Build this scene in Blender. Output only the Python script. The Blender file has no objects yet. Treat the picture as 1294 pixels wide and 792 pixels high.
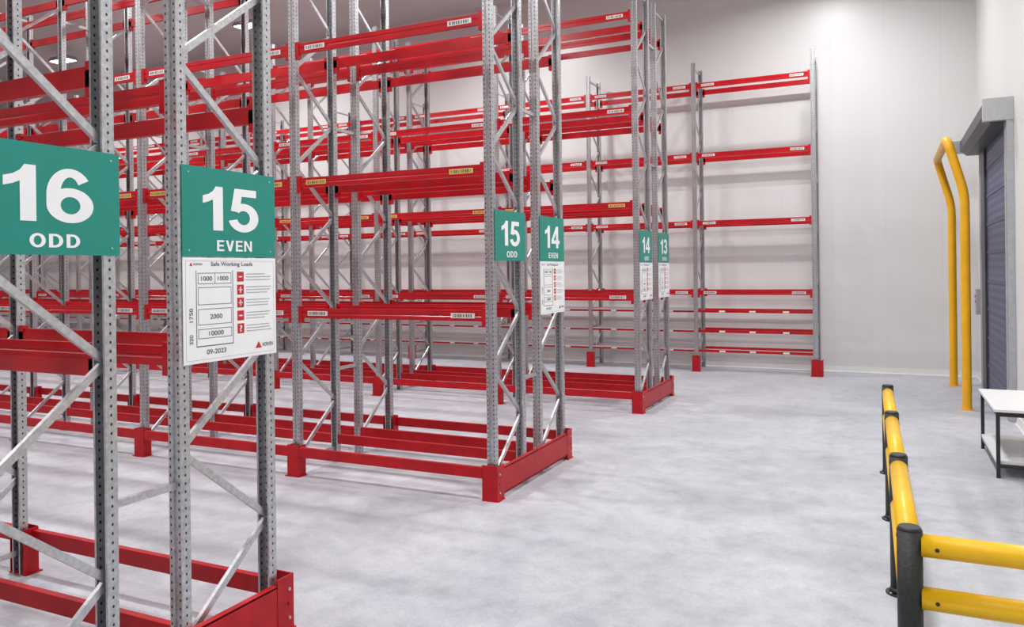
import bpy, math, random
from mathutils import Vector, Matrix
random.seed(4)
scene = bpy.context.scene
col = scene.collection

# ------------------------------------------------------------------ materials
def nodes_of(m):
    m.use_nodes = True
    nt = m.node_tree
    return nt, nt.nodes, nt.links, nt.nodes["Principled BSDF"]

def simple_mat(name, rgb, rough=0.5, metal=0.0, var=0.06, scale=6.0, bump=0.0, spec=0.5, coat=0.0):
    m = bpy.data.materials.new(name)
    nt, N, L, b = nodes_of(m)
    tc = N.new("ShaderNodeTexCoord")
    no = N.new("ShaderNodeTexNoise"); no.inputs["Scale"].default_value = scale; no.inputs["Detail"].default_value = 4
    L.new(tc.outputs["Object"], no.inputs["Vector"])
    cr = N.new("ShaderNodeValToRGB")
    cr.color_ramp.elements[0].position = 0.3; cr.color_ramp.elements[1].position = 0.7
    cr.color_ramp.elements[0].color = (*[c*(1-var) for c in rgb], 1)
    cr.color_ramp.elements[1].color = (*[min(1, c*(1+var)) for c in rgb], 1)
    L.new(no.outputs["Fac"], cr.inputs["Fac"]); L.new(cr.outputs["Color"], b.inputs["Base Color"])
    b.inputs["Roughness"].default_value = rough
    b.inputs["Metallic"].default_value = metal
    b.inputs["Specular IOR Level"].default_value = spec
    b.inputs["Coat Weight"].default_value = coat
    if bump:
        bp = N.new("ShaderNodeBump"); bp.inputs["Strength"].default_value = bump; bp.inputs["Distance"].default_value = 0.01
        L.new(no.outputs["Fac"], bp.inputs["Height"]); L.new(bp.outputs["Normal"], b.inputs["Normal"])
    return m

M_red = simple_mat("red_powder_coat", (0.48, 0.006, 0.012), 0.25, var=0.14, scale=3, spec=0.45)
M_redd = simple_mat("red_guard_paint", (0.44, 0.006, 0.012), 0.38, var=0.15, scale=8, spec=0.3)
M_galv = simple_mat("galvanised_steel", (0.56, 0.57, 0.58), 0.34, metal=0.8, var=0.16, scale=40)
M_lab_w = simple_mat("label_white", (0.8, 0.8, 0.76), 0.5)
M_lab_y = simple_mat("label_yellow", (0.8, 0.55, 0.12), 0.5)
M_black = simple_mat("black_plastic", (0.018, 0.02, 0.019), 0.5, var=0.4, scale=60, bump=0.3)
M_yel = simple_mat("yellow_polymer", (0.90, 0.52, 0.006), 0.38, var=0.05, scale=5)
M_yelp = simple_mat("yellow_pipe_paint", (0.90, 0.45, 0.008), 0.38, var=0.06, scale=5)
M_green = simple_mat("sign_green", (0.008, 0.255, 0.20), 0.42, var=0.03)
M_white = simple_mat("sign_white", (0.90, 0.91, 0.91), 0.45, var=0.02)
M_ink = simple_mat("ink_grey", (0.10, 0.10, 0.11), 0.6)
M_inkl = simple_mat("ink_light", (0.42, 0.42, 0.43), 0.6)
M_sred = simple_mat("sign_red", (0.55, 0.02, 0.03), 0.5)
M_table = simple_mat("laminate_white", (0.80, 0.80, 0.79), 0.4, var=0.03)
M_blk = simple_mat("black_steel", (0.02, 0.02, 0.022), 0.4)
M_steel = simple_mat("brushed_steel", (0.50, 0.51, 0.52), 0.4, metal=0.6, var=0.08, scale=15)
M_dark = simple_mat("dark_housing", (0.05, 0.055, 0.065), 0.45)
M_boxg = simple_mat("grey_enclosure", (0.36, 0.37, 0.38), 0.45)
M_wire = simple_mat("zinc_wire", (0.6, 0.6, 0.6), 0.4, metal=0.6)
M_base = simple_mat("coving_white", (0.74, 0.74, 0.73), 0.5, var=0.02)

def upright_mat():
    m = bpy.data.materials.new("perforated_upright")
    nt, N, L, b = nodes_of(m)
    tc = N.new("ShaderNodeTexCoord")
    no = N.new("ShaderNodeTexNoise"); no.inputs["Scale"].default_value = 35; no.inputs["Detail"].default_value = 5
    L.new(tc.outputs["Object"], no.inputs["Vector"])
    cr = N.new("ShaderNodeValToRGB")
    cr.color_ramp.elements[0].position = 0.3; cr.color_ramp.elements[1].position = 0.7
    cr.color_ramp.elements[0].color = (0.42, 0.43, 0.44, 1); cr.color_ramp.elements[1].color = (0.62, 0.63, 0.645, 1)
    L.new(no.outputs["Fac"], cr.inputs["Fac"])
    uv = N.new("ShaderNodeUVMap"); uv.uv_map = "UVMap"
    sp = N.new("ShaderNodeSeparateXYZ"); L.new(uv.outputs["UV"], sp.inputs[0])
    def math_(op, a, bb=None):
        n = N.new("ShaderNodeMath"); n.operation = op
        for i, v in enumerate((a, bb)):
            if v is None: continue
            if isinstance(v, (int, float)): n.inputs[i].default_value = v
            else: L.new(v, n.inputs[i])
        return n.outputs[0]
    v = math_("SUBTRACT", math_("MODULO", math_("ADD", sp.outputs[1], 10.0), 0.05), 0.025)
    v = math_("MULTIPLY", v, 0.75)
    d = math_("SQRT", math_("ADD", math_("MULTIPLY", v, v), math_("MULTIPLY", sp.outputs[0], sp.outputs[0])))
    hole = math_("LESS_THAN", d, 0.0068)
    mx = N.new("ShaderNodeMix"); mx.data_type = 'RGBA'
    L.new(hole, mx.inputs["Factor"]); L.new(cr.outputs["Color"], mx.inputs["A"]); mx.inputs["B"].default_value = (0.02, 0.02, 0.022, 1)
    L.new(mx.outputs["Result"], b.inputs["Base Color"])
    me = math_("MULTIPLY", math_("SUBTRACT", 1.0, hole), 0.8); L.new(me, b.inputs["Metallic"])
    b.inputs["Roughness"].default_value = 0.35
    return m
M_up = upright_mat()

def floor_mat():
    m = bpy.data.materials.new("polished_concrete")
    nt, N, L, b = nodes_of(m)
    tc = N.new("ShaderNodeTexCoord")
    def noise(sc, de, ro, di=0):
        n = N.new("ShaderNodeTexNoise"); n.inputs["Scale"].default_value = sc; n.inputs["Detail"].default_value = de
        n.inputs["Roughness"].default_value = ro; n.inputs["Distortion"].default_value = di
        L.new(tc.outputs["Object"], n.inputs["Vector"]); return n
    def ramp(n, p0, c0, p1, c1):
        r = N.new("ShaderNodeValToRGB"); e = r.color_ramp.elements
        e[0].position = p0; e[0].color = (*c0, 1); e[1].position = p1; e[1].color = (*c1, 1)
        L.new(n.outputs["Fac"], r.inputs["Fac"]); return r
    def mul(a, b_, f):
        mx = N.new("ShaderNodeMix"); mx.data_type = 'RGBA'; mx.blend_type = 'MULTIPLY'; mx.inputs["Factor"].default_value = f
        L.new(a, mx.inputs["A"]); L.new(b_, mx.inputs["B"]); return mx.outputs["Result"]
    n1 = noise(0.8, 10, .7, .9); n2 = noise(5, 9, .75); n3 = noise(45, 4, .7); n4 = noise(.35, 6, .6, 1.5)
    c1 = ramp(n1, .33, (0.445, 0.46, 0.495), .66, (0.575, 0.588, 0.622))
    c2 = ramp(n2, .34, (0.78, 0.785, 0.80), .56, (1, 1, 1))
    c3 = ramp(n3, .36, (0.82, 0.82, 0.83), .55, (1, 1, 1))
    c4 = ramp(n4, .38, (0.88, 0.89, 0.91), .5, (1, 1, 1))
    o = mul(mul(mul(c1.outputs["Color"], c2.outputs["Color"], .8), c3.outputs["Color"], .7), c4.outputs["Color"], .9)
    L.new(o, b.inputs["Base Color"])
    mr = N.new("ShaderNodeMapRange"); mr.inputs["To Min"].default_value = 0.34; mr.inputs["To Max"].default_value = 0.58
    L.new(n1.outputs["Fac"], mr.inputs["Value"]); L.new(mr.outputs["Result"], b.inputs["Roughness"])
    b.inputs["Specular IOR Level"].default_value = 0.35
    bp = N.new("ShaderNodeBump"); bp.inputs["Strength"].default_value = 0.06; bp.inputs["Distance"].default_value = 0.01
    L.new(n2.outputs["Fac"], bp.inputs["Height"]); L.new(bp.outputs["Normal"], b.inputs["Normal"])
    return m

def wall_mat(name, axis, rgb):
    """insulated sandwich panel, thin vertical joint every 1.15 m"""
    m = bpy.data.materials.new(name)
    nt, N, L, b = nodes_of(m)
    tc = N.new("ShaderNodeTexCoord")
    sp = N.new("ShaderNodeSeparateXYZ"); L.new(tc.outputs["Object"], sp.inputs[0])
    def math_(op, a, bb):
        n = N.new("ShaderNodeMath"); n.operation = op
        for i, v in enumerate((a, bb)):
            if isinstance(v, (int, float)): n.inputs[i].default_value = v
            else: L.new(v, n.inputs[i])
        return n.outputs[0]
    md = math_("MODULO", math_("ADD", sp.outputs[axis], 115.0), 1.15)
    j = math_("LESS_THAN", md, 0.010)
    no = N.new("ShaderNodeTexNoise"); no.inputs["Scale"].default_value = 0.5; no.inputs["Detail"].default_value = 3
    L.new(tc.outputs["Object"], no.inputs["Vector"])
    cr = N.new("ShaderNodeValToRGB"); e = cr.color_ramp.elements
    e[0].color = (*[c*0.97 for c in rgb], 1); e[1].color = (*rgb, 1)
    L.new(no.outputs["Fac"], cr.inputs["Fac"])
    mx = N.new("ShaderNodeMix"); mx.data_type = 'RGBA'
    L.new(j, mx.inputs["Factor"]); L.new(cr.outputs["Color"], mx.inputs["A"]); mx.inputs["B"].default_value = (*[c*0.91 for c in rgb], 1)
    L.new(mx.outputs["Result"], b.inputs["Base Color"])
    b.inputs["Roughness"].default_value = 0.34
    return m
M_floor = floor_mat()
M_wx = wall_mat("wall_panel_x", 0, (0.74, 0.735, 0.725))
M_wy = wall_mat("wall_panel_y", 1, (0.76, 0.752, 0.74))
M_ceil = wall_mat("ceiling_panel", 0, (0.62, 0.61, 0.60))

def curtain_mat():
    m = bpy.data.materials.new("door_curtain")
    nt, N, L, b = nodes_of(m)
    tc = N.new("ShaderNodeTexCoord")
    w = N.new("ShaderNodeTexWave"); w.wave_type = 'BANDS'; w.bands_direction = 'Z'; w.inputs["Scale"].default_value = 2.2; w.inputs["Distortion"].default_value = 0.2
    L.new(tc.outputs["Object"], w.inputs["Vector"])
    cr = N.new("ShaderNodeValToRGB"); e = cr.color_ramp.elements
    e[0].color = (0.07, 0.078, 0.15, 1); e[1].color = (0.098, 0.11, 0.20, 1)
    L.new(w.outputs["Fac"], cr.inputs["Fac"]); L.new(cr.outputs["Color"], b.inputs["Base Color"])
    bp = N.new("ShaderNodeBump"); bp.inputs["Strength"].default_value = 0.3; bp.inputs["Distance"].default_value = 0.02
    L.new(w.outputs["Fac"], bp.inputs["Height"]); L.new(bp.outputs["Normal"], b.inputs["Normal"])
    b.inputs["Roughness"].default_value = 0.5
    return m
M_curt = curtain_mat()

def emis_mat(name, rgb, s):
    m = bpy.data.materials.new(name)
    nt, N, L, b = nodes_of(m)
    b.inputs["Base Color"].default_value = (*rgb, 1)
    b.inputs["Emission Color"].default_value = (*rgb, 1)
    b.inputs["Emission Strength"].default_value = s
    return m
M_lens = emis_mat("led_lens", (1, 0.98, 0.95), 12)

# ------------------------------------------------------------------ mesh builder
class MB:
    def __init__(s): s.v = []; s.f = []; s.m = []; s.uv = []; s.mats = []
    def mi(s, mat):
        if mat not in s.mats: s.mats.append(mat)
        return s.mats.index(mat)
    def face(s, idx, mat, uv=None):
        s.f.append(idx); s.m.append(s.mi(mat)); s.uv.append(uv or [(9, 9)]*len(idx))
    def hexa(s, P, mat):
        o = len(s.v); s.v += [tuple(p) for p in P]
        for q in ((0,3,2,1),(4,5,6,7),(0,1,5,4),(1,2,6,5),(2,3,7,6),(3,0,4,7)):
            s.face([o+i for i in q], mat)
    def box(s, x0, x1, y0, y1, z0, z1, mat):
        s.hexa([(x0,y0,z0),(x1,y0,z0),(x1,y1,z0),(x0,y1,z0),(x0,y0,z1),(x1,y0,z1),(x1,y1,z1),(x0,y1,z1)], mat)
    def bar(s, p, q, side, w, t, mat, off=(0,0)):
        p = Vector(p); q = Vector(q); d = (q-p).normalized(); sd = Vector(side); sd = (sd - d*sd.dot(d)).normalized()
        n = d.cross(sd)
        p = p + sd*off[0] + n*off[1]; q = q + sd*off[0] + n*off[1]
        a = sd*w/2; c = n*t/2
        s.hexa([p-a-c, p+a-c, p+a+c, p-a+c, q-a-c, q+a-c, q+a+c, q-a+c], mat)
    def prism(s, pts, axis, a0, a1, mat):
        def mk(u, v, a):
            return {0:(a,u,v), 1:(u,a,v), 2:(u,v,a)}[axis]
        o = len(s.v); n = len(pts)
        s.v += [mk(u,v,a0) for u,v in pts] + [mk(u,v,a1) for u,v in pts]
        for i in range(n):
            j = (i+1) % n; s.face([o+i, o+j, o+n+j, o+n+i], mat)
        s.face([o+i for i in range(n)][::-1], mat); s.face([o+n+i for i in range(n)], mat)
    def cyl(s, p, q, r, mat, n=24, r2=None):
        p = Vector(p); q = Vector(q); d = (q-p).normalized()
        t = Vector((0,0,1)) if abs(d.z) < 0.9 else Vector((1,0,0))
        a = d.cross(t).normalized(); b = d.cross(a)
        r2 = r if r2 is None else r2
        o = len(s.v)
        for c, rr in ((p, r), (q, r2)):
            for i in range(n):
                an = 2*math.pi*i/n
                s.v.append(tuple(c + a*rr*math.cos(an) + b*rr*math.sin(an)))
        for i in range(n):
            j = (i+1) % n; s.face([o+i, o+j, o+n+j, o+n+i], mat)
        s.face([o+i for i in range(n)][::-1], mat); s.face([o+n+i for i in range(n)], mat)
    def build(s, name, parent=None, smooth=False):
        me = bpy.data.meshes.new(name); me.from_pydata(s.v, [], s.f)
        for m in s.mats: me.materials.append(m)
        me.polygons.foreach_set("material_index", s.m)
        ul = me.uv_layers.new(name="UVMap")
        flat = []
        for u in s.uv:
            for a in u: flat += [a[0], a[1]]
        ul.data.foreach_set("uv", flat)
        me.update()
        import bmesh
        bm = bmesh.new(); bm.from_mesh(me); bmesh.ops.recalc_face_normals(bm, faces=bm.faces); bm.to_mesh(me); bm.free()
        ob = bpy.data.objects.new(name, me); col.objects.link(ob)
        if parent: ob.parent = parent
        if smooth:
            for p in me.polygons: p.use_smooth = len(p.vertices) == 4
        return ob

def empty(name, loc=(0,0,0)):
    e = bpy.data.objects.new(name, None); e.location = loc; e.empty_display_size = 0.3; col.objects.link(e); return e

# ------------------------------------------------------------------ room
XL, XR, YF, YB, H = -33.0, 1.84, -7.0, 20.25, 10.0
def room_box(name, b, mat):
    mb = MB(); mb.box(*b, mat); return mb.build(name)
room_box("floor", (XL-.2, XR+.2, YF-.2, YB+.2, -0.2, 0), M_floor)
room_box("ceiling", (XL-.2, XR+.2, YF-.2, YB+.2, H, H+.2), M_ceil)
room_box("wall_back", (XL-.2, XR+.2, YB, YB+.2, 0, H), M_wx)
room_box("wall_front", (XL-.2, XR+.2, YF-.2, YF, 0, H), M_wx)
room_box("wall_left", (XL-.2, XL, YF, YB, 0, H), M_wy)
room_box("wall_right", (XR, XR+.2, YF, YB, 0, H), M_wy)
mb = MB(); mb.prism([(YB, 0), (YB, .12), (YB-.012, .12), (YB-.03, .02), (YB-.05, 0)], 0, XL, XR, M_base); mb.build("baseboard_back")
mb = MB()
for y0, y1 in ((YF, 14.5), (18.8, YB)):
    mb.prism([(XR, 0), (XR-.05, 0), (XR-.03, .02), (XR-.012, .12), (XR, .12)], 1, y0, y1, M_base)
mb.build("baseboard_right")
mb = MB(); mb.box(XR-.03, XR, YB-.03, YB, .12, H, M_base); mb.build("trim_1")

# ------------------------------------------------------------------ pallet racks
BAY = 2.7
TOP = 7.45
def add_upright(mb, x, y, face):   # face = -1 : perforated front towards -Y
    f = face
    prof = [(-.035,.072,None),(-.05,.072,None),(-.05,0,'s'),(-.02,0,'f'),(-.014,.014,None),(.014,.014,None),(.02,0,None),(.05,0,'f'),(.05,.072,'s'),(.035,.072,None)]
    pts = []
    for px, py, _ in prof:
        pts.append((x+px, y + f*(0.036 - py)))
    o = len(mb.v)
    for z in (0.006, TOP):
        mb.v += [(a, b, z) for a, b in pts]
    n = len(pts)
    for i in range(n-1):
        tag = prof[i+1][2]
        L = math.hypot(pts[i+1][0]-pts[i][0], pts[i+1][1]-pts[i][1])
        if tag: uv = [(-L/2, 0), (L/2, 0), (L/2, TOP), (-L/2, TOP)]
        else: uv = None
        mb.face([o+i, o+i+1, o+n+i+1, o+n+i], M_up, uv)
    mb.box(x-.075, x+.075, y-.06, y+.06, 0, .008, M_galv)

def add_brace(mb, x, p, q):
    P = (x, p[0], p[1]); Q = (x, q[0], q[1])
    S = (1, 0, 0)
    mb.bar(P, Q, S, .003, .042, M_galv, off=(0.012, 0))
    mb.bar(P, Q, S, .028, .003, M_galv, off=(0, .0195))
    mb.bar(P, Q, S, .028, .003, M_galv, off=(0, -.0195))

def add_frame(mb, x, ya, yb):
    add_upright(mb, x, ya, -1)
    add_upright(mb, x, yb, 1)
    a, b = ya+.02, yb-.02
    add_brace(mb, x, (a, .18), (b, .18))
    z = .24; k = 0; st = .60
    while z + st < TOP-.1:
        if k % 2 == 0: add_brace(mb, x, (a, z), (b, z+st-.04))
        else: add_brace(mb, x, (b, z), (a, z+st-.04))
        z += st; k += 1
    add_brace(mb, x, (a, TOP-.12), (b, TOP-.12))

def add_beam(mb, x0, x1, y, z, out, h=.12, label=False, conn=True):
    a, b = x0+.052, x1-.052
    d = .045
    yo = y + out*d/2
    yi = y - out*d/2
    g = out*0.006
    prof = [(yo, z-h/2), (yo, z-h*.12), (yo-g, z-h*.06), (yo-g, z+h*.06), (yo, z+h*.12), (yo, z+h/2), (yi+out*.012, z+h/2), (yi+out*.012, z+h/2-.025), (yi, z+h/2-.025), (yi, z-h/2)]
    mb.prism(prof, 0, a, b, M_red)
    if conn:
        for xx, s in ((a, 1), (b, -1)):
            mb.box(min(xx, xx+s*.05), max(xx, xx+s*.05), min(yo+out*.008, yi), max(yo+out*.008, yi), z-.12, z+.085, M_red)
    if label:
        yl = yo + out*.002
        for s, w in ((1, .30), (-1, .30)):
            xs = (a + .14) if s == 1 else (b - .14 - w)
            mat = M_lab_y if label == 'y' else M_lab_w
            mb.box(xs, xs+w, min(yl, yo-out*.002), max(yl, yo-out*.002), z-.028, z+.028, mat)
            xx = xs + .02
            yk = yl + out*.001
            while xx < xs+w-.03:
                ww = random.choice((.006, .01, .016))
                mb.box(xx, xx+ww, min(yk, yl), max(yk, yl), z-.018, z+.018, M_ink)
                xx += ww + random.choice((.006, .012))

def add_guard(mb, x, y, out):
    w = .09; yo = y + out*.10; yi = y - out*.03
    a, b = min(yo, yi), max(yo, yi)
    mb.box(x-w, x-w+.008, a, b, .01, .38, M_redd)
    mb.box(x+w-.008, x+w, a, b, .01, .38, M_redd)
    mb.box(x-w+.008, x+w-.008, min(yo, yo-out*.008), max(yo, yo-out*.008), .01, .385, M_redd)
    mb.box(x-w-.02, x+w+.02, min(yo+out*.02, yi), max(yo+out*.02, yi), 0, .011, M_redd)

LEVELS = (2.0, 3.6, 5.25, 6.9)
XE = -3.9
DEP, GAP = .74, .50

def double_rack(y0, nb):
    root = empty("pallet_rack", (XE, y0, 0))
    ys = [y0, y0+DEP, y0+DEP+GAP, y0+2*DEP+GAP]
    xs = [XE - BAY*i for i in range(nb+1)]
    fr = MB(); bm_ = MB(); gd = MB(); sp = MB()
    for i, x in enumerate(xs):
        add_frame(fr, x, ys[0], ys[1]); add_frame(fr, x, ys[2], ys[3])
        for z in (1.22, 4.4, 6.6):
            sp.bar((x, ys[1]+.038, z), (x, ys[2]-.038, z), (1,0,0), .035, .04, M_galv)
        if i > 0:
            add_guard(gd, x, ys[0], -1); add_guard(gd, x, ys[3], 1)
    for i in range(nb):
        x1, x0 = xs[i], xs[i+1]
        for k, z in enumerate(LEVELS):
            for j, y in enumerate(ys):
                out = -1 if j in (0, 2) else 1
                lab = None
                if j in (0, 3): lab = 'y' if z == 3.6 else 'w'
                add_beam(bm_, x0, x1, y, z, out, label=lab)
        for j, y in enumerate(ys):
            out = -1 if j in (0, 2) else 1
            yy = y + out*.07 if j in (0, 3) else y
            e0 = .092 if j in (0, 3) else .052
            gd.box(x0+e0, x1-e0, yy-.025, yy+.025, .24, .36, M_redd)
    # end-of-row protector
    xa, xb = -3.99, -3.80
    ya, yb = ys[0]-.09, ys[3]+.15
    for y, s in ((ya, 1), (yb, -1)):
        c0, c1 = min(y, y+s*.012), max(y, y+s*.012)
        gd.box(xa, xb, c0, c1, .0, .385, M_redd)
        gd.box(xb-.012, xb, min(y+s*.012, y+s*.16), max(y+s*.012, y+s*.16), 0, .385, M_redd)
        gd.box(xa-.0, xb+.012, min(y-s*.01, y+s*.16), max(y-s*.01, y+s*.16), 0, .012, M_redd)
        for zz in (.09, .19, .29):
            gd.cyl((xb-.001, y+s*.05, zz), (xb+.010, y+s*.05, zz), .012, M_redd if zz == .19 else M_galv, 8)
    gd.box(xb-.014, xb-.004, ya+.16, yb-.16, .06, .34, M_redd)
    gd.box(xb-.05, xb-.004, ya+.16, yb-.16, .33, .345, M_redd)
    gd.box(xb-.05, xb-.004, ya+.16, yb-.16, .055, .07, M_redd)
    for ob in (fr.build("upright_frames"), bm_.build("load_beams"), gd.build("base_guards"), sp.build("row_spacers")):
        ob.parent = root; ob.matrix_parent_inverse = Matrix.Translation((-XE, -y0, 0))
    return root

double_rack(2.22, 10)
double_rack(7.67, 10)
double_rack(13.25, 10)

def single_rack():
    X0 = -1.47
    ya, yb = 19.15, 19.95
    root = empty("pallet_rack", (X0, ya, 0))
    fr = MB(); bb = MB(); gd = MB()
    nb = 11
    xs = [X0 - BAY*i for i in range(nb+1)]
    for x in xs:
        add_frame(fr, x, ya, yb); add_guard(gd, x, ya, -1)
    gd.box(X0+.092, X0+.16, ya-.12, ya-.1, 0, .38, M_redd)
    gd.box(X0+.15, X0+.16, ya-.1, ya+.10, 0, .38, M_redd)
    for i in range(nb):
        x1, x0 = xs[i], xs[i+1]
        for z, h, c in ((6.89,.12,1),(5.2,.12,1),(3.57,.12,1),(1.9,.11,1),(1.45,.06,0),(.97,.06,0),(.50,.06,0)):
            add_beam(bb, x0, x1, ya, z, -1, h=h, label='w' if h > .1 else None, conn=c)
            add_beam(bb, x0, x1, yb, z, 1, h=h, conn=c)
            if not c:
                for xx in (x0+.55, x0+1.25, x0+2.0):
                    bb.box(xx, xx+.14, ya-.0245, ya-.022, z-.02, z+.02, M_lab_w)
    dk = MB()
    for i in range(1, nb):
        x1, x0 = xs[i]-.06, xs[i+1]+.06
        for z in (.97, .50, 1.45):
            zz = z + .034
            x = x0
            while x < x1:
                dk.box(x, x+.008, ya-.02, yb+.02, zz, zz+.006, M_wire); x += .06
            y = ya
            while y < yb:
                dk.box(x0, x1, y, y+.009, zz+.006, zz+.012, M_wire); y += .08
            dk.box(x0, x1, ya-.035, ya-.026, zz-.02, zz+.012, M_wire)
    for ob in (fr.build("upright_frames"), bb.build("load_beams"), gd.build("column_guards"), dk.build("wire_mesh_decks")):
        ob.parent = root; ob.matrix_parent_inverse = Matrix.Translation((-X0, -ya, 0))
single_rack()

# ------------------------------------------------------------------ signs (face +X)
def text_mesh(s, parent, name, mat, cy, cz, w, h, x, bold=0.0, rot=0.0):
    cu = bpy.data.curves.new(name, 'FONT'); cu.body = s; cu.size = 1; cu.offset = bold; cu.resolution_u = 4
    ob = bpy.data.objects.new(name, cu); col.objects.link(ob)
    dg = bpy.context.evaluated_depsgraph_get(); dg.update()
    me = bpy.data.meshes.new_from_object(ob.evaluated_get(dg))
    bpy.data.objects.remove(ob)
    vx = [v.co.x for v in me.vertices]; vy = [v.co.y for v in me.vertices]
    bx, by = (min(vx)+max(vx))/2, (min(vy)+max(vy))/2
    sx = w/(max(vx)-min(vx)); sy = h/(max(vy)-min(vy))
    for v in me.vertices:
        a, b = (v.co.x-bx)*sx, (v.co.y-by)*sy
        v.co = (0, a*math.cos(rot)-b*math.sin(rot), a*math.sin(rot)+b*math.cos(rot))
    me.name = name
    me.materials.clear(); me.materials.append(mat)
    o = bpy.data.objects.new(name, me); col.objects.link(o)
    o.parent = parent; o.location = (x, cy, cz)
    return o

# bold grotesque lettering drawn as flat shapes, cap height 1
def P(*pts): return [list(pts)]
def ARC(cx, cy, ro, ri, a0, a1, n=28):
    out = []
    for i in range(n):
        q = []
        for t, r in ((i, ro), (i, ri), (i+1, ri), (i+1, ro)):
            a = math.radians(a0 + (a1-a0)*t/n)
            q.append((cx+r[0]*math.cos(a), cy+r[1]*math.sin(a)))
        out.append(q)
    return out
GL = {
 '1': (.50, P((.27,0),(.48,0),(.48,.70),(.27,.70)) + P((.27,.70),(.48,.70),(.48,1),(.33,1)) + P((.06,.60),(.18,.645),(.27,.70),(.33,1),(.27,.89),(.18,.815),(.06,.77))),
 '3': (.68, ARC(.33,.725,(.30,.285),(.11,.135),168,-90) + ARC(.33,.285,(.33,.29),(.13,.135),90,-166) + P((.22,.44),(.35,.42),(.35,.59),(.22,.575))),
 '4': (.74, P((.41,0),(.60,0),(.60,1),(.41,1)) + P((.01,.20),(.72,.20),(.72,.365),(.01,.365)) + P((.01,.365),(.20,.365),(.42,.70),(.42,1))),
 '5': (.70, P((.135,.825),(.63,.825),(.63,1),(.135,1)) + P((.05,.475),(.235,.45),(.30,.84),(.135,1)) + ARC(.335,.325,(.345,.34),(.145,.165),140,-166)),
 '6': (.70, ARC(.35,.32,(.335,.325),(.14,.16),0,360,40) + ARC(.35,.50,(.335,.505),(.145,.345),180,38) + P((.015,.32),(.21,.32),(.21,.50),(.015,.50)) + P((.015,.50),(.205,.50),(.21,.62),(.03,.62))),
 'O': (.84, ARC(.40,.5,(.40,.515),(.195,.335),0,360,40)),
 'D': (.78, P((0,0),(.205,0),(.205,1),(0,1)) + P((.2,0),(.32,0),(.32,.17),(.2,.17)) + P((.2,.83),(.32,.83),(.32,1),(.2,1)) + ARC(.31,.5,(.42,.5),(.21,.33),-90,90)),
 'E': (.68, P((0,0),(.205,0),(.205,1),(0,1)) + P((.2,0),(.66,0),(.66,.17),(.2,.17)) + P((.2,.42),(.61,.42),(.61,.585),(.2,.585)) + P((.2,.83),(.65,.83),(.65,1),(.2,1))),
 'V': (.80, P((0,1),(.22,1),(.485,0),(.285,0)) + P((.77,1),(.55,1),(.285,0),(.485,0))),
 'N': (.76, P((0,0),(.19,0),(.19,1),(0,1)) + P((.57,0),(.76,0),(.76,1),(.57,1)) + P((0,1),(.20,1),(.76,0),(.56,0))),
}
def lettering(s, parent, name, mat, cy, cz, w, h, x, gap=.09):
    polys = []; cur = 0
    for ch in s:
        adv, ps = GL[ch]
        for p in ps: polys.append([(a+cur, b) for a, b in p])
        cur += adv + gap
    xs_ = [a for p in polys for a, b in p]; x0, x1 = min(xs_), max(xs_)
    me_v = []; me_f = []
    for k, p in enumerate(polys):
        area = sum(p[i][0]*p[(i+1)%len(p)][1]-p[(i+1)%len(p)][0]*p[i][1] for i in range(len(p)))
        if area < 0: p = p[::-1]
        o = len(me_v)
        for a, b in p: me_v.append((0.0, ((a-x0)/(x1-x0)-.5)*w, (b-.5)*h))
        me_f.append(list(range(o, o+len(p))))
    # each stroke group sits a hair above the previous one so overlaps never share a plane
    n = 0; lev = 0
    for ch in s:
        for p in GL[ch][1]:
            pass
    idx = 0; layer = 0; last = None
    for ch in s:
        for p in GL[ch][1]:
            kind = len(p) == 4 and idx and last is not None and abs(p[0][0]-last[3][0]) < 1e-6 and abs(p[0][1]-last[3][1]) < 1e-6
            if not kind: layer += 1
            for vi in me_f[idx]:
                q = me_v[vi]; me_v[vi] = (layer*.00008, q[1], q[2])
            last = p if len(p) == 4 else None
            idx += 1
    me = bpy.data.meshes.new(name); me.from_pydata(me_v, [], me_f); me.materials.append(mat); me.update()
    o = bpy.data.objects.new(name, me); col.objects.link(o); o.parent = parent; o.location = (x, cy, cz)
    return o

def aisle_sign(num, word, yl, W=.80, Hh=.56, zb=2.605):
    x = XE + .05 + .004
    root = empty("aisle_number_sign", (x, yl, zb))
    mb = MB(); mb.box(0, .004, 0, W, 0, Hh, M_green)
    for yy in (.05, W-.05):
        for zz in (.04, Hh-.04):
            mb.cyl((.003, yy, zz), (.007, yy, zz), .006, M_galv, 8)
    mb.build("sign_panel", root)
    lettering(num, root, "sign_numerals", M_white, W*.50, Hh*.55, W*.60, Hh*.50, .0055, gap=.10)
    lettering(word, root, "sign_word", M_white, W*.53, Hh*.13, W*(.38 if len(word) == 4 else .34), Hh*.125, .0055, gap=.12)

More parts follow.
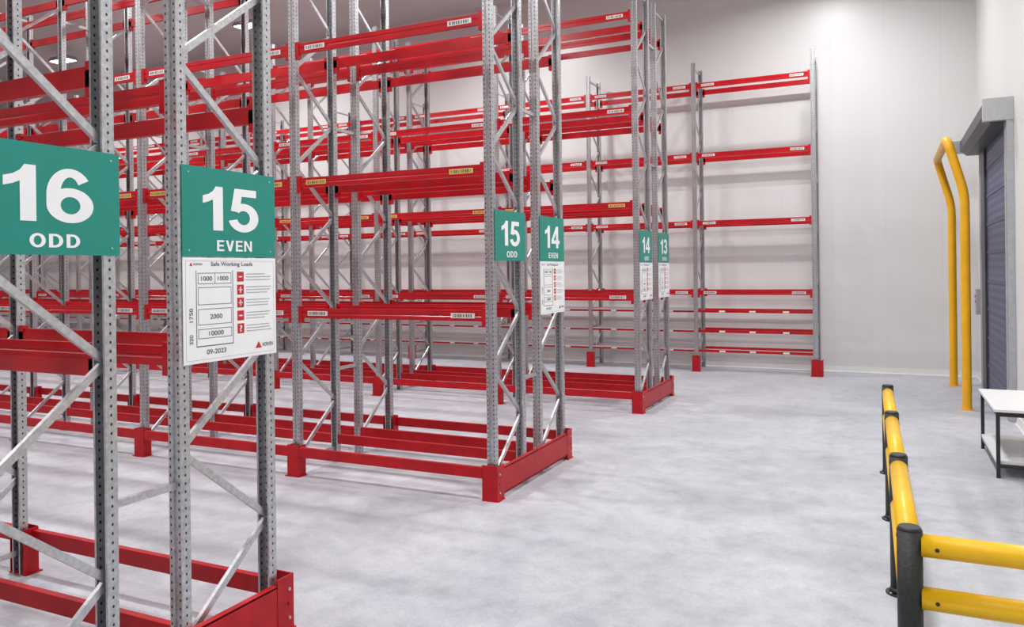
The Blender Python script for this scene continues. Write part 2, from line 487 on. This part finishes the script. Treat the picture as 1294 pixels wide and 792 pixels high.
def load_sign(yl, W=.80, Hh=.655, zt=2.60):
    x = XE + .05 + .004
    root = empty("load_limit_sign", (x, yl, zt-Hh))
    mb = MB(); mb.box(0, .004, 0, W, 0, Hh, M_white)
    X0, X1 = .004, .0048
    def r(y0, y1, z0, z1, m): mb.box(X0, X1, y0, y1, z0, z1, m)
    def frame(y0, y1, z0, z1, t=.004, m=M_ink):
        r(y0, y1, z0, z0+t, m); r(y0, y1, z1-t, z1, m); r(y0, y0+t, z0, z1, m); r(y1-t, y1, z0, z1, m)
    frame(.02, W-.02, .02, Hh-.02, .002, M_inkl)
    r(.10, .105, .10, .575, M_ink); r(.40, .405, .10, .575, M_ink)
    for (z0, z1) in ((.49, .56), (.36, .47), (.235, .335), (.15, .21)):
        frame(.115, .39, z0, z1, .0035)
    r(.10, .405, .10, .106, M_ink)
    r(.252, .255, .49, .56, M_ink)
    for k in range(5):
        z = .50 - k*.085
        r(.44, .50, z, z+.065, M_sred)
        mb.box(X1, X1+.0006, .455, .485, z+.028, z+.036, M_white) if k != 4 else None
        if k in (1, 2): mb.box(X1, X1+.0006, .466, .474, z+.012, z+.052, M_white)
        for j in range(3):
            r(.52, .52+random.uniform(.17, .24), z+.008+j*.019, z+.014+j*.019, M_inkl)
    mb.prism([(.05, Hh-.052), (.075, Hh-.052), (.062, Hh-.03)], 0, X0, X1, M_sred)
    mb.prism([(.60, .05), (.66, .05), (.63, .095)], 0, X0, X1, M_sred)
    mb.build("sign_panel", root)
    tx = .0054
    T = lambda s, n, cy, cz, w, h, rot=0, m=M_ink, b=.012: text_mesh(s, root, n, m, cy, cz, w, h, tx, b, rot)
    T("Safe Working Loads", "title_text", .40, Hh-.043, .36, .034, b=.012)
    T("1000", "load_text_1", .185, .525, .09, .028); T("1000", "load_text_2", .32, .525, .09, .028)
    T("2000", "load_text_3", .26, .285, .10, .03)
    T("10000", "load_text_4", .26, .18, .12, .03)
    T("09-2023", "date_text", .26, .065, .16, .03)
    T("1750", "height_text", .06, .30, .085, .028, math.pi/2)
    T("320", "height_text_low", .06, .15, .06, .028, math.pi/2)
    T("?", "pictogram_text", .47, .1925, .022, .042, m=M_white, b=.02)
    T("NORVEN", "maker_text", .715, .07, .10, .026, b=.015)
    T("NORVEN", "maker_text_small", .115, Hh-.041, .07, .014, b=.012)

for y0, a, b, la, lb in ((2.22, ("16","ODD"), ("15","EVEN"), False, True),
                 (7.67, ("15","ODD"), ("14","EVEN"), False, True),
                 (13.25, ("14","ODD"), ("13","EVEN"), True, True)):
    ya = y0 - .0; yb = y0+DEP+GAP-.01
    aisle_sign(*a, ya); aisle_sign(*b, yb)
    if la: load_sign(ya)
    if lb: load_sign(yb)

# ------------------------------------------------------------------ pedestrian barrier
def ped_barrier():
    root = empty("pedestrian_safety_barrier", (.1, 4.85, 0))
    PP = [(.10, 4.85), (.068, 6.68), (.033, 8.6), (0.0, 10.5), (1.68, 4.85)]
    mb = MB()
    for x, y in PP:
        mb.cyl((x, y, 0), (x, y, .012), .10, M_black, 24)
        mb.cyl((x, y, .012), (x, y, 1.045), .065, M_black, 28)
        mb.cyl((x, y, 1.045), (x, y, 1.065), .065, M_black, 28, .055)
        mb.cyl((x, y, .012), (x, y, .05), .075, M_black, 24, .067)
        for an in range(4):
            t = math.pi/4 + an*math.pi/2
            mb.cyl((x+.088*math.cos(t), y+.088*math.sin(t), .012), (x+.088*math.cos(t), y+.088*math.sin(t), .022), .008, M_galv, 8)
    rl = MB()
    def rail(a, b, z):
        A = Vector((*a, z)); B = Vector((*b, z)); d = (B-A).normalized()
        rl.cyl(A+d*.055, B-d*.055, .061, M_yel, 28)
        n = d.cross(Vector((0,0,1)))
        for c in (A+d*.13, B-d*.13):
            for s in (1, -1):
                mb.cyl(c+n*s*.05, c+n*s*.064, .011, M_black, 10)
    for z in (.968, .68):
        for i in range(3): rail(PP[i], PP[i+1], z)
        rail(PP[0], PP[4], z)
    for ob in (mb.build("posts", smooth=True), rl.build("rails", smooth=True)):
        ob.parent = root; ob.matrix_parent_inverse = Matrix.Translation((-.1, -4.85, 0))
ped_barrier()

# ------------------------------------------------------------------ door guard hoop
def fillet(pts, r, n=8):
    out = [Vector(pts[0])]
    for i in range(1, len(pts)-1):
        p0, p, p2 = Vector(pts[i-1]), Vector(pts[i]), Vector(pts[i+1])
        a = (p0-p).normalized(); b = (p2-p).normalized()
        A = p+a*r; B = p+b*r
        for k in range(n+1):
            t = k/n; out.append(A*(1-t)**2 + p*2*t*(1-t) + B*t*t)
    out.append(Vector(pts[-1])); return out
def hoop():
    ys0, ys1 = 15.64, 18.6
    xb, xt = 1.235, .975
    pts = fillet([(xb,ys0,.01),(xb,ys0,3.72),(xt,ys0,4.68),(xt,ys1,4.68),(xb,ys1,3.72),(xb,ys1,.01)], .22)
    cu = bpy.data.curves.new("door_guard_hoop", 'CURVE'); cu.dimensions = '3D'; cu.bevel_depth = .075; cu.bevel_resolution = 8; cu.use_fill_caps = True
    s = cu.splines.new('POLY'); s.points.add(len(pts)-1)
    for i, p in enumerate(pts): s.points[i].co = (p.x-xb, p.y-ys0, p.z, 1)
    s.use_smooth = True
    cu.materials.append(M_yelp)
    root = empty("door_guard_hoop", (xb, ys0, 0))
    ob = bpy.data.objects.new("pipe", cu); col.objects.link(ob); ob.parent = root
    mb = MB()
    for y in (0, ys1-ys0):
        mb.box(-.10, .10, y-.10, y+.10, 0, .010, M_yelp)
        for a in (-.08, .08):
            for b in (-.08, .08): mb.cyl((a, y+b, .010), (a, y+b, .018), .009, M_galv, 8)
    mb.build("base_plates", root)
hoop()

# ------------------------------------------------------------------ rapid roller door on right wall
def door():
    root = empty("door_1", (XR, 14.6, 0))
    mb = MB()
    W = XR
    mb.box(W-.05, W-.002, 14.9, 18.5, .02, 4.75, M_curt)
    for k in range(8):
        z = .5 + k*.55
        mb.box(W-.062, W-.05, 14.9, 18.5, z, z+.045, M_curt)
    mb.box(W-.06, W-.002, 14.9, 18.5, 0, .06, M_black)
    for y0, y1 in ((14.62, 14.92), (18.48, 18.72)):
        mb.box(W-.10, W-.002, y0, y1, 0, 4.78, M_steel)
        mb.box(W-.11, W-.10, y0+.08, y1-.08, 0, 4.78, M_boxg)
    mb.box(W-.095, W-.05, 17.9, 18.48, 0, 4.76, M_dark)
    mb.prism([(W-.42, 4.78), (W-.002, 4.78), (W-.002, 5.14), (W-.42, 5.14)], 1, 14.60, 14.74, M_steel)
    mb.prism([(W-.42, 4.86), (W-.30, 4.76), (W-.002, 4.76), (W-.002, 5.14), (W-.34, 5.14), (W-.42, 5.06)], 1, 14.74, 18.9, M_dark)
    mb.box(W-.56, W-.10, 18.9, 19.12, 4.84, 5.08, M_boxg)
    ob = mb.build("door_assembly"); ob.parent = root; ob.matrix_parent_inverse = Matrix.Translation((-XR, -14.6, 0))
door()
mb = MB()
mb.box(XR-.14, XR-.001, 19.05, 19.35, 1.45, 1.98, M_boxg)
mb.box(XR-.146, XR-.14, 19.08, 19.32, 1.49, 1.94, M_steel)
mb.cyl((XR-.146, 19.2, 1.83), (XR-.165, 19.2, 1.83), .025, M_sred, 12)
mb.cyl((XR-.146, 19.2, 1.72), (XR-.16, 19.2, 1.72), .018, M_dark, 12)
mb.cyl((XR-.03, 19.2, 1.98), (XR-.03, 19.2, 4.9), .012, M_boxg, 8)
mb.build("door_control_box")

# ------------------------------------------------------------------ work table
def table():
    x0, x1, y0, y1 = 1.14, 1.78, 10.74, 12.42
    mb = MB()
    mb.box(x0-.02, x1+.02, y0-.02, y1+.02, .775, .805, M_table)
    mb.box(x0-.021, x1+.021, y0-.021, y1+.021, .768, .775, M_blk)
    for x in (x0, x1-.04):
        for y in (y0, y1-.04):
            mb.box(x, x+.04, y, y+.04, .01, .768, M_blk)
            mb.cyl((x+.02, y+.02, 0), (x+.02, y+.02, .012), .025, M_blk, 12)
    for z in (.72, .12):
        mb.box(x0+.04, x1-.04, y0+.008, y0+.032, z, z+.04, M_blk); mb.box(x0+.04, x1-.04, y1-.032, y1-.008, z, z+.04, M_blk)
        mb.box(x0+.008, x0+.032, y0+.04, y1-.04, z, z+.04, M_blk); mb.box(x1-.032, x1-.008, y0+.04, y1-.04, z, z+.04, M_blk)
    mb.box(x0+.004, x1-.004, y0+.042, y1-.042, .16, .20, M_table)
    mb.build("work_table")
table()

# ------------------------------------------------------------------ high-bay lights
for x in (-1.2, -9, -16.4, -24.5):
    for y in (.3, 5.9, 11.6, 17.2):
        root = empty("high_bay_light", (x, y, H-.42))
        mb = MB()
        mb.box(-.45, .45, -.2, .2, 0, .07, M_boxg)
        for k in range(9): mb.box(-.4+k*.1-.01, -.4+k*.1+.01, -.18, .18, .07, .12, M_boxg)
        mb.cyl((-.3, 0, .1), (-.3, 0, .41), .008, M_galv, 8); mb.cyl((.3, 0, .1), (.3, 0, .41), .008, M_galv, 8)
        mb.box(-.42, .42, -.17, .17, -.01, 0, M_lens)
        mb.build("housing", root)
        li = bpy.data.lights.new("lamp", 'AREA'); li.shape = 'RECTANGLE'; li.size = .84; li.size_y = .34; li.energy = 248; li.color = (.99, .992, 1)
        li.spread = math.radians(160)
        lo = bpy.data.objects.new("lamp", li); col.objects.link(lo); lo.parent = root; lo.location = (0, 0, -.03)

w = bpy.data.worlds.new("World"); scene.world = w; w.use_nodes = True
w.node_tree.nodes["Background"].inputs[0].default_value = (.8, .82, .85, 1); w.node_tree.nodes["Background"].inputs[1].default_value = .4

# ------------------------------------------------------------------ camera
cam = bpy.data.cameras.new("camera"); co = bpy.data.objects.new("camera", cam); col.objects.link(co)
cam.sensor_width = 36; cam.lens = 36*996/1294
cam.shift_y = -55/1294
R = Matrix.Rotation(math.radians(25.4), 4, 'Z') @ Matrix.Rotation(math.pi/2, 4, 'X') @ Matrix.Rotation(-.012, 4, 'Z')
co.matrix_world = Matrix.Translation((0, 0, 2.5)) @ R
scene.camera = co
scene.view_settings.view_transform = 'Standard'
scene.view_settings.exposure = 0
